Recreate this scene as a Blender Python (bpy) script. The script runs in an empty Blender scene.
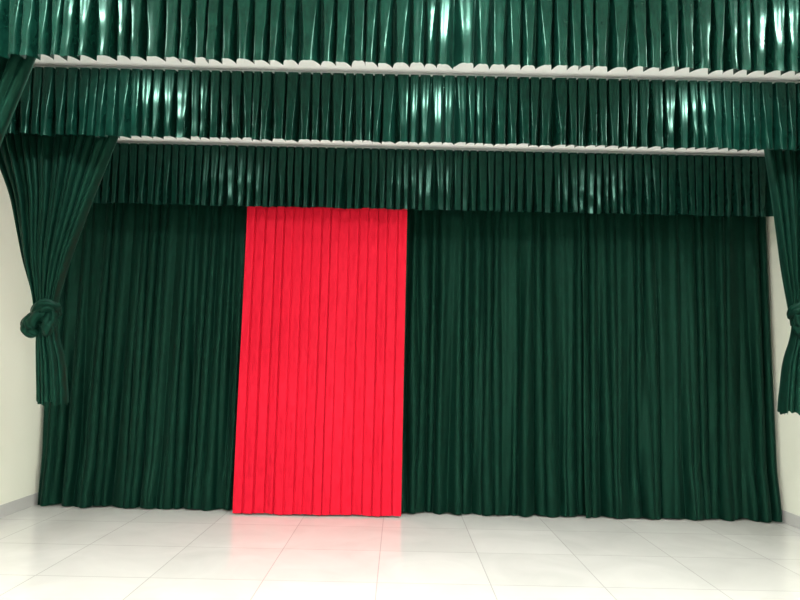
import bpy, math
import numpy as np
from mathutils import Matrix, Vector
sc = bpy.context.scene
try:
    sc.view_settings.view_transform = 'Standard'
except Exception: pass

# ---------------------------------------------------------------- constants
CEIL = 3.81
XL, XR = -3.78, 4.02
YB, YF = 7.16, -4.5
CAM_H = 1.5

def noise1(x, seed, freqs=(1, 2.3, 4.1), amps=(1, .6, .35)):
    r = np.random.RandomState(seed)
    out = np.zeros_like(x, dtype=float)
    for f, a in zip(freqs, amps):
        out += a*np.sin(f*(0.85+0.3*r.rand())*x*2*math.pi + r.rand()*6.28)
    return out/sum(amps)

def sm(t): 
    t = np.clip(t, 0, 1); return t*t*(3-2*t)

# ---------------------------------------------------------------- materials
def new_mat(name):
    m = bpy.data.materials.new(name); m.use_nodes = True
    nt = m.node_tree; b = nt.nodes['Principled BSDF']
    return m, nt, b

def velvet(name, dark, light, rough, spec, sheen, sheen_tint, bump=0.25, scale=(30, 30, 5)):
    m, nt, b = new_mat(name)
    tc = nt.nodes.new('ShaderNodeTexCoord')
    mp = nt.nodes.new('ShaderNodeMapping'); mp.inputs['Scale'].default_value = scale
    nt.links.new(tc.outputs['Object'], mp.inputs['Vector'])
    n = nt.nodes.new('ShaderNodeTexNoise'); n.inputs['Scale'].default_value = 1.0
    n.inputs['Detail'].default_value = 5; n.inputs['Roughness'].default_value = .6
    n.inputs['Distortion'].default_value = .6
    nt.links.new(mp.outputs[0], n.inputs['Vector'])
    cr = nt.nodes.new('ShaderNodeValToRGB')
    cr.color_ramp.elements[0].position = .35; cr.color_ramp.elements[0].color = (*dark, 1)
    cr.color_ramp.elements[1].position = .68; cr.color_ramp.elements[1].color = (*light, 1)
    nt.links.new(n.outputs['Fac'], cr.inputs[0]); nt.links.new(cr.outputs[0], b.inputs['Base Color'])
    b.inputs['Roughness'].default_value = rough
    b.inputs['Specular IOR Level'].default_value = spec
    b.inputs['Specular Tint'].default_value = (*sheen_tint, 1)
    b.inputs['Sheen Weight'].default_value = sheen
    b.inputs['Sheen Roughness'].default_value = .35
    b.inputs['Sheen Tint'].default_value = (*sheen_tint, 1)
    bp = nt.nodes.new('ShaderNodeBump'); bp.inputs['Strength'].default_value = bump
    bp.inputs['Distance'].default_value = .004
    nt.links.new(n.outputs['Fac'], bp.inputs['Height']); nt.links.new(bp.outputs[0], b.inputs['Normal'])
    return m

GREEN = velvet('green_velvet', (.0007, .0072, .0046), (.0018, .0165, .0108), .45, .16, .065, (.3, .95, .68), .2, (30, 30, 9))
SATIN = velvet('green_velvet_valance', (.0010, .012, .0080), (.0026, .025, .0170), .26, .29, .02, (.45, 1, .8), .25, (24, 24, 12))
RED = velvet('red_velvet', (.50, .006, .022), (.58, .010, .030), .5, .2, .08, (1, .25, .3), .15, (40, 40, 9))

def plain(name, col, rough=.8, spec=.3, var=.02):
    m, nt, b = new_mat(name)
    tc = nt.nodes.new('ShaderNodeTexCoord'); n = nt.nodes.new('ShaderNodeTexNoise')
    n.inputs['Scale'].default_value = 2.5
    nt.links.new(tc.outputs['Object'], n.inputs['Vector'])
    cr = nt.nodes.new('ShaderNodeValToRGB')
    cr.color_ramp.elements[0].color = (*[c*(1-var) for c in col], 1)
    cr.color_ramp.elements[1].color = (*[min(1, c*(1+var)) for c in col], 1)
    nt.links.new(n.outputs['Fac'], cr.inputs[0]); nt.links.new(cr.outputs[0], b.inputs['Base Color'])
    b.inputs['Roughness'].default_value = rough; b.inputs['Specular IOR Level'].default_value = spec
    return m
WALL = plain('cream_wall_paint', (.83, .845, .74), .7)
CEILM = plain('white_ceiling_paint', (.82, .825, .82), .85)
BASE = plain('grey_skirting_tile', (.52, .52, .51), .3, .5, .08)
WHITE = plain('white_trim_paint', (.85, .85, .85), .5)

# floor tiles
FLOOR, nt, b = new_mat('polished_floor_tiles')
tc = nt.nodes.new('ShaderNodeTexCoord')
mp = nt.nodes.new('ShaderNodeMapping'); mp.inputs['Location'].default_value = (.12, .05, 0)
nt.links.new(tc.outputs['Object'], mp.inputs['Vector'])
br = nt.nodes.new('ShaderNodeTexBrick'); br.offset = 0; br.squash = 1
for k, v in (('Scale', 1), ('Brick Width', .8), ('Row Height', .8), ('Mortar Size', .004), ('Mortar Smooth', .1), ('Bias', 0)):
    br.inputs[k].default_value = v
br.inputs['Color1'].default_value = (.67, .67, .645, 1)
br.inputs['Color2'].default_value = (.73, .73, .705, 1)
br.inputs['Mortar'].default_value = (.50, .50, .48, 1)
nt.links.new(mp.outputs[0], br.inputs['Vector'])
n = nt.nodes.new('ShaderNodeTexNoise'); n.inputs['Scale'].default_value = 1.6; n.inputs['Detail'].default_value = 8
n.inputs['Distortion'].default_value = 1.2
nt.links.new(tc.outputs['Object'], n.inputs['Vector'])
mx = nt.nodes.new('ShaderNodeMix'); mx.data_type = 'RGBA'; mx.blend_type = 'MULTIPLY'
mx.inputs['Factor'].default_value = .25
nt.links.new(br.outputs['Color'], mx.inputs['A']); nt.links.new(n.outputs['Fac'], mx.inputs['B'])
nt.links.new(mx.outputs['Result'], b.inputs['Base Color'])
b.inputs['Roughness'].default_value = .16; b.inputs['Specular IOR Level'].default_value = .46

# ---------------------------------------------------------------- mesh helpers
def mesh_obj(name, V, F, mats, fm=None, smooth=True):
    me = bpy.data.meshes.new(name); me.from_pydata([tuple(map(float, v)) for v in V], [], F); me.update()
    for m in mats: me.materials.append(m)
    if smooth: me.polygons.foreach_set('use_smooth', [True]*len(me.polygons))
    if fm is not None: me.polygons.foreach_set('material_index', fm)
    o = bpy.data.objects.new(name, me); sc.collection.objects.link(o)
    return o

def grid_faces(nu, nv, closed=False, off=0):
    F = []
    m = nu if closed else nu-1
    for j in range(nv-1):
        for i in range(m):
            a = off+j*nu+i; b2 = off+j*nu+(i+1) % nu
            F.append((a, b2, b2+nu, a+nu))
    return F

def box_vf(x0, x1, y0, y1, z0, z1, off=0):
    V = [(x0,y0,z0),(x1,y0,z0),(x1,y1,z0),(x0,y1,z0),(x0,y0,z1),(x1,y0,z1),(x1,y1,z1),(x0,y1,z1)]
    F = [(0,3,2,1),(4,5,6,7),(0,1,5,4),(1,2,6,5),(2,3,7,6),(3,0,4,7)]
    return V, [tuple(i+off for i in f) for f in F]

def box(name, x0, x1, y0, y1, z0, z1, mat, bevel=0):
    V, F = box_vf(x0, x1, y0, y1, z0, z1)
    o = mesh_obj(name, V, F, [mat], smooth=False)
    if bevel:
        md = o.modifiers.new('bevel', 'BEVEL'); md.width = bevel; md.segments = 2
    return o

# ---------------------------------------------------------------- room
box('floor', XL-.15, XR+.15, YF-.15, YB+.15, -.1, 0, FLOOR)
box('ceiling', XL-.15, XR+.15, YF-.15, YB+.15, CEIL, CEIL+.1, CEILM)
box('wall_left', XL-.15, XL, YF, YB, 0, CEIL, WALL)
box('wall_right', XR, XR+.15, YF, YB, 0, CEIL, WALL)
box('wall_back', XL-.15, XR+.15, YB, YB+.15, 0, CEIL, WALL)
box('wall_front', XL-.15, XR+.15, YF-.15, YF, 0, CEIL, WALL)
box('baseboard_left', XL, XL+.012, YF, YB, 0, .12, BASE, .003)
box('baseboard_right', XR-.012, XR, YF, YB, 0, .12, BASE, .003)
box('baseboard_back', XL+.012, XR-.012, YB-.012, YB, 0, .12, BASE, .003)

# ---------------------------------------------------------------- long back curtains
def curtain(name, x0, x1, y, z0, z1, mat, pitch, seed, amp0=.026, amp1=.056, flare=.080):
    L = x1-x0
    nu = int(L/.005); nv = 80
    s = np.linspace(0, L, nu)[None, :]; t = np.linspace(0, 1, nv)[:, None]   # t 0 top 1 bottom
    j = .9*noise1(s, seed, (1.1, 2.3, 4.0)) + .30*noise1(s+.25*t, seed+1, (2, 4, 6))
    wander = 1.3*t*noise1(s*.8+.15*t, seed+2, (1.2, 2.1, 3.3))
    p1 = 2*math.pi*s/pitch + 2.7*j + wander
    p2 = 2*math.pi*s/(pitch*2.6) + 3.0*noise1(s, seed+3) + 1.6*t
    A = amp0+(amp1-amp0)*sm(t*1.1)
    env = .48+.52*noise1(s+.1*t, seed+4, (1.7, 3.1, 4.9))
    env2 = .75+.25*noise1(s-.1*t, seed+9, (.8, 1.6, 2.7))
    c1 = np.cos(p1)
    sharp = 1-2*np.power(np.abs(np.sin(p2/2)), 1.1)      # narrow deep valleys between soft rolls
    fold = A*(env*c1*(1-.3*t) - (.3+.7*t)*.85*sharp*env2)
    low = .03*t*noise1(s, seed+5, (.5, .9, 1.7))
    fl = flare*sm((t-.84)/.16)*(.5+.5*noise1(s, seed+6, (1.6, 2.9, 4.4)))
    Y = y - fold - low - fl
    X = x0 + s + .5*A*np.sin(p1)*env + .014*t*noise1(s+t*.3, seed+7, (2, 3, 5))
    X = np.clip(X, x0-.01, x1+.01)
    hem = .004+.010*(1+noise1(s, seed+8, (2.5, 4, 7)))
    Z = z1 + (z0+hem-z1)*t + 0*s
    V = np.stack([X+0*Z, Y+0*Z, Z], -1).reshape(-1, 3)
    return mesh_obj(name, V, grid_faces(nu, nv), [mat])

TOPZ = CEIL-.01
curtain('green_stage_curtain', -3.735, -1.61, 6.965, 0, TOPZ, GREEN, .105, 11)
curtain('green_stage_curtain', .04, 2.02, 6.965, 0, TOPZ, GREEN, .112, 23)
curtain('green_stage_curtain', 1.96, 3.96, 6.950, 0, TOPZ, GREEN, .108, 37)

# red curtain: stitched soft pleats
def red_curtain():
    x0, x1 = -1.635, .055; L = x1-x0; npl = 17; w = L/npl
    nu = 17*44+1; nv = 130
    s = np.linspace(0, L, nu)[None, :]; t = np.linspace(0, 1, nv)[:, None]
    ph = s/w + .16*noise1(s, 71, (.9, 1.9, 3.1)) + .05*t*noise1(s+.5*t, 72, (1, 2, 3))
    k = np.floor(ph); r = np.random.RandomState(5); jit = r.rand(60); jit2 = r.rand(60)
    u = ph-k
    kk = (k-k.min()).astype(int)
    kb = np.round(ph-k.min()).astype(int)          # seam index
    prof = np.where(u < .88, sm(u/.88), 1-sm((u-.88)/.12))
    amp = (.006+.012*jit[kk])*(.7+.5*t)
    d = np.minimum(u, 1-u)
    groove = (.006+.012*jit2[kb])*np.exp(-(d/.06)**2)*sm(s/.03)*sm((L-s)/.03)
    wr = .006*noise1(t*3.84+jit[kk]*7, 8, (4, 7, 12))*np.exp(-((u-.72)/.24)**2)
    wr2 = .005*noise1(t*2+jit[kk]*9, 9, (2, 3.5, 5))*np.sin(u*6.28)
    Y = 6.74 + groove - amp*prof - wr - wr2 - .020*noise1(s, 55, (.7, 1.3, 2)) * t
    X = x0 + s + .012*np.sin(2*math.pi*u)*t*(jit[kk]-.5) + .008*t*noise1(s+.4*t, 6)
    Z = TOPZ + (.018-TOPZ)*t + .006*noise1(s, 77, (2, 3, 5))*t
    V = np.stack([X+0*Z, Y+0*Z, Z], -1).reshape(-1, 3)
    mesh_obj('red_stage_curtain', V, grid_faces(nu, nv), [RED])
red_curtain()

# ---------------------------------------------------------------- valances
def valance(x0, x1, y, z1, z0, pitch, seed):
    L = x1-x0
    nu = int(L/pitch*30); nv = 48
    s = np.linspace(0, L, nu)[None, :]; t = np.linspace(0, 1, nv)[:, None]
    ph = s/pitch + .36*noise1(s, seed, (.9, 2.1, 3.9)) + .06*t*noise1(s, seed+1, (2, 5, 8))
    k = np.floor(ph).astype(int); k = k-k.min()
    r = np.random.RandomState(seed); R = r.rand(4, k.max()+3)
    u = ph-np.floor(ph)
    d = np.minimum(u, 1-u)*2                       # 0 at pleat border, 1 at crest
    wv = .26+.60*sm(t*1.05)*(.7+.5*R[0][k])
    g = sm(d/wv)*.94 + .06*(1-(1-d)**2)
    depth = .034+.056*sm(t*1.1)
    turn = (R[3][k]-.5)*.010*(u-.5)*2*(.4+t)         # each pleat face turned slightly
    crumple = .004*np.sin(t*9*(1+R[2][k])+R[1][k]*9)*g*t
    ruck = .0008*np.sin(2*math.pi*(u*3+R[2][k]))*(1-.5*t)   # gathered stitching
    Y = y - .055 + depth*(1-g) - crumple + turn - ruck
    lean = (R[1][k]-.5)*.032*t*g
    X = x0+s + lean - .010*t*np.sin(2*math.pi*u)
    X = np.clip(X, x0-.008, x1+.008)
    Z = z1 + (z0-z1)*t + t*(.012*(R[1][k]-.5) + .014*(1-g)*(.3+.7*d) + .012*(1-d))
    V = np.stack([X+0*Z, Y+0*Z, Z], -1).reshape(-1, 3)
    F = grid_faces(nu, nv)
    fm = [0]*len(F)
    V = [tuple(v) for v in V]
    bv, bf = box_vf(x0, x1, y+.012, y+.05, z1-.09, CEIL-.001, len(V)); V += bv; F += bf; fm += [1]*6
    o = mesh_obj('green_curtain_valance', V, F, [SATIN, WHITE], fm)
    return o
valance(-3.70, 3.95, 6.60, 3.765, 3.125, .086, 3)
valance(XL+.03, XR-.03, 4.88, 3.765, 3.225, .086, 4)
valance(XL+.03, XR-.03, 3.58, 3.775, 3.225, .090, 6)
# curtain track on the ceiling in front of rear valance
box('curtain_track', -3.6, 3.93, 6.44, 6.49, CEIL-.035, CEIL-.0005, WHITE, .004)

# ---------------------------------------------------------------- tied leg curtains
def interp(z, tab):
    zs = [a for a, _ in tab][::-1]; vs = [b_ for _, b_ in tab][::-1]
    return np.interp(z, zs, vs)

def smooth_interp(z, tab):
    w = np.zeros_like(z); acc = np.zeros_like(z)
    for d in np.linspace(-.09, .09, 9):
        acc += interp(z+d, tab); w += 1
    return acc/w

def drape(y, zt, zb, left, right, depth, seed, folds=15, nv=110, pleat=None):
    nh = 260
    z = np.linspace(zt, zb, nv)[:, None]
    l = smooth_interp(z, left); r = smooth_interp(z, right); d = smooth_interp(z, depth)
    W = (r-l)/2; C = (r+l)/2
    th = np.linspace(0, 2*math.pi, 2*nh, endpoint=False)[None, :]
    tri = 1-np.abs(th/math.pi-1)*2          # -1..1..-1
    s = tri; front = np.where(th < math.pi, 1., -1.)
    e = np.sqrt(np.clip(1-np.abs(s)**3, 0, 1))
    p = math.pi*folds*(s + .06*noise1(s*.5+front, seed)) + 1.0*noise1(s+.1*z, seed+1)
    A = np.minimum(.030, W*.16+.004)
    env = .65+.35*noise1(s*1.2+front*.3, seed+2, (1, 2.5, 4))
    fold = A*(env*np.cos(p) + .45*np.cos(.43*p+1))
    Y = y - front*(d*e + fold*np.clip(e*1.5, 0, 1))
    X = C + W*s + .3*A*np.sin(p)*e
    drop = np.clip((zb+.25-z)/.25, 0, 1)
    Z = z + drop*.025*noise1(s+front, seed+5, (1.1, 2.7, 5))
    return np.stack([X, Y, Z+0*X], -1).reshape(-1, 3), grid_faces(2*nh, nv, True)

def sweep(pts, rad, k=9, seed=0, flat=1.0, n=110, m=72):
    pts = np.array(pts, float); rad = np.array(rad, float)
    N = len(pts); tt = np.linspace(0, N-1, n)
    P = []; R = []
    for t in tt:
        i = min(int(t), N-2); f = t-i
        p0 = pts[max(i-1, 0)]; p1 = pts[i]; p2 = pts[i+1]; p3 = pts[min(i+2, N-1)]
        P.append(.5*((2*p1)+(-p0+p2)*f+(2*p0-5*p1+4*p2-p3)*f*f+(-p0+3*p1-3*p2+p3)*f**3))
        q = f*f*(3-2*f); R.append(rad[i]*(1-q)+rad[i+1]*q)
    P = np.array(P); V = []
    T = np.gradient(P, axis=0); T /= np.linalg.norm(T, axis=1)[:, None]
    nrm = np.cross(T[0], [0, .3, 1]); nrm /= np.linalg.norm(nrm)
    for i in range(n):
        nrm = nrm-T[i]*nrm.dot(T[i]); nrm /= np.linalg.norm(nrm)
        bi = np.cross(T[i], nrm)
        end = math.sqrt(max(0, 1-(2*i/(n-1)-1)**8))*.9+.1
        for q in range(m):
            a = 2*math.pi*q/m
            w_ = .5+.5*math.sin(2*a+seed*1.7+i*.04)
            crease = -.34*w_*(1-abs(math.sin(.5*(k*a+seed+1.6*math.sin(i*.06+a)))))**1.6
            r = R[i]*end*(1.06+crease+.13*math.cos(2*a+i*.07+seed)+.07*math.sin(i*.23+3*a+seed))
            V.append(P[i]+r*(math.cos(a)*nrm+flat*math.sin(a)*bi))
    F = grid_faces(m, n, True)
    F.append(tuple(range(m-1, -1, -1))); F.append(tuple((n-1)*m+q for q in range(m)))
    return np.array(V), F

def tied_leg(y, kx, kz, left, right, tl, tr, tb, seed, side):
    depth = [(CEIL, .06), (3.0, .08), (2.4, .08), (kz+.12, .07), (kz, .06)]
    parts = [drape(y, CEIL-.01, kz-.02, left, right, depth, seed)]
    # tail under the knot
    L2 = [(kz+.02, kx-.06), (kz-.12, kx-.07), (kz-.3, (tl+kx-.09)/2), (tb, tl)]
    R2 = [(kz+.02, kx+.06), (kz-.12, kx+.075), (kz-.3, (tr+kx+.09)/2), (tb, tr)]
    D2 = [(kz+.02, .05), (kz-.15, .07), (tb, .085)]
    parts.append(drape(y, kz, tb, L2, R2, D2, seed+20, folds=7, nv=60))
    # knot: fat puff of cloth over the neck, a drooping lobe pulled out to the side, binding strand
    s = side
    puff = [(kx+s*.065, y+.03, kz+.03), (kx+s*.06, y-.06, kz+.07), (kx+s*.01, y-.08, kz+.08),
            (kx-s*.045, y-.06, kz+.05), (kx-s*.055, y+.03, kz+.01)]
    parts.append(sweep(puff, [.036, .055, .068, .06, .036], 6, seed))
    lobe = [(kx+s*.03, y-.07, kz+.03), (kx-s*.035, y-.10, kz+.005), (kx-s*.085, y-.09, kz-.045),
            (kx-s*.085, y-.07, kz-.095), (kx-s*.03, y-.06, kz-.12)]
    parts.append(sweep(lobe, [.036, .052, .062, .055, .032], 6, seed+2))
    strand = [(kx+s*.045, y-.07, kz+.06), (kx+s*.06, y-.085, kz+.0), (kx+s*.05, y-.08, kz-.07),
              (kx+s*.02, y-.06, kz-.14)]
    parts.append(sweep(strand, [.035, .045, .048, .03], 6, seed+4))
    V = []; F = []
    for v, f in parts:
        o = len(V); V += [tuple(a) for a in v]; F += [tuple(i+o for i in q) for q in f]
    return mesh_obj('tied_green_side_curtain', V, F, [GREEN])

Lt = [(3.81, -3.52), (3.28, -3.34), (2.8, -3.12), (2.3, -2.98), (2.0, -2.87), (1.7, -2.83)]
Rt = [(3.81, -2.14), (3.28, -2.31), (2.8, -2.47), (2.3, -2.62), (2.0, -2.69), (1.7, -2.70)]
tied_leg(5.08, -2.75, 1.83, Lt, Rt, -2.77, -2.55, 1.18, 41, 1)
sh = lambda tab, d: [(a, b_+d) for a, b_ in tab]
tied_leg(3.80, -2.71, 1.83, sh(Lt, .03), sh(Rt, .03), -2.75, -2.52, 1.20, 61, 1)
Lr = [(3.81, 2.86), (3.28, 2.92), (2.8, 2.98), (2.3, 3.03), (2.0, 3.07), (1.8, 3.09)]
Rr = [(3.81, 3.97), (3.28, 3.75), (2.8, 3.52), (2.3, 3.30), (2.0, 3.24), (1.8, 3.23)]
tied_leg(5.08, 3.15, 1.93, Lr, Rr, 2.95, 3.21, 1.22, 81, -1)
tied_leg(3.80, 3.15, 1.93, Lr, Rr, 2.95, 3.21, 1.22, 91, -1)

# ---------------------------------------------------------------- ceiling downlights
EM, nt, b = new_mat('downlight_diffuser')
b.inputs['Base Color'].default_value = (.9, .9, .9, 1)
b.inputs['Emission Color'].default_value = (1, .98, .94, 1); b.inputs['Emission Strength'].default_value = 6
def downlight(x, y, w, r=.09):
    V = []; F = []; fm = []
    n = 40
    prof = [(r, CEIL-.012), (r+.006, CEIL-.018), (r+.022, CEIL-.014), (r+.028, CEIL-.0005)]
    for rr, z in prof:
        for i in range(n):
            a = 2*math.pi*i/n; V.append((rr*math.cos(a), rr*math.sin(a), z-CEIL))
    F = grid_faces(n, 4, True); fm = [0]*len(F)
    F.append(tuple(range(n))); fm.append(1)
    o = mesh_obj('ceiling_downlight', V, F, [WHITE, EM], fm, smooth=False)
    o.location = (x, y, CEIL)
    l = bpy.data.lights.new('lamp', 'AREA'); l.shape = 'DISK'; l.size = 2*r; l.energy = w; l.color = (1, .99, .96)
    lo = bpy.data.objects.new('lamp', l); sc.collection.objects.link(lo)
    lo.parent = o; lo.location = (0, 0, -.022)
for X in (-2.04, .30, 2.38):
    downlight(X, 2.98, 26, .07); downlight(X, 4.26, 26, .07)
    downlight(X, -.6, 155, .28); downlight(X, -3.0, 155, .28)
    downlight(X, 5.35, 17, .08)

w = bpy.data.worlds.new('world'); sc.world = w; w.use_nodes = True
w.node_tree.nodes['Background'].inputs[0].default_value = (.9, .95, 1, 1)
w.node_tree.nodes['Background'].inputs[1].default_value = .3

# ---------------------------------------------------------------- camera
cd = bpy.data.cameras.new('camera'); cam = bpy.data.objects.new('camera', cd); sc.collection.objects.link(cam)
cd.sensor_width = 36; cd.lens = 29.25
cam.matrix_world = Matrix.Translation((0, 0, CAM_H)) @ Matrix.Rotation(math.radians(96), 4, 'X') @ Matrix.Rotation(math.radians(1.2), 4, 'Z')
sc.camera = cam
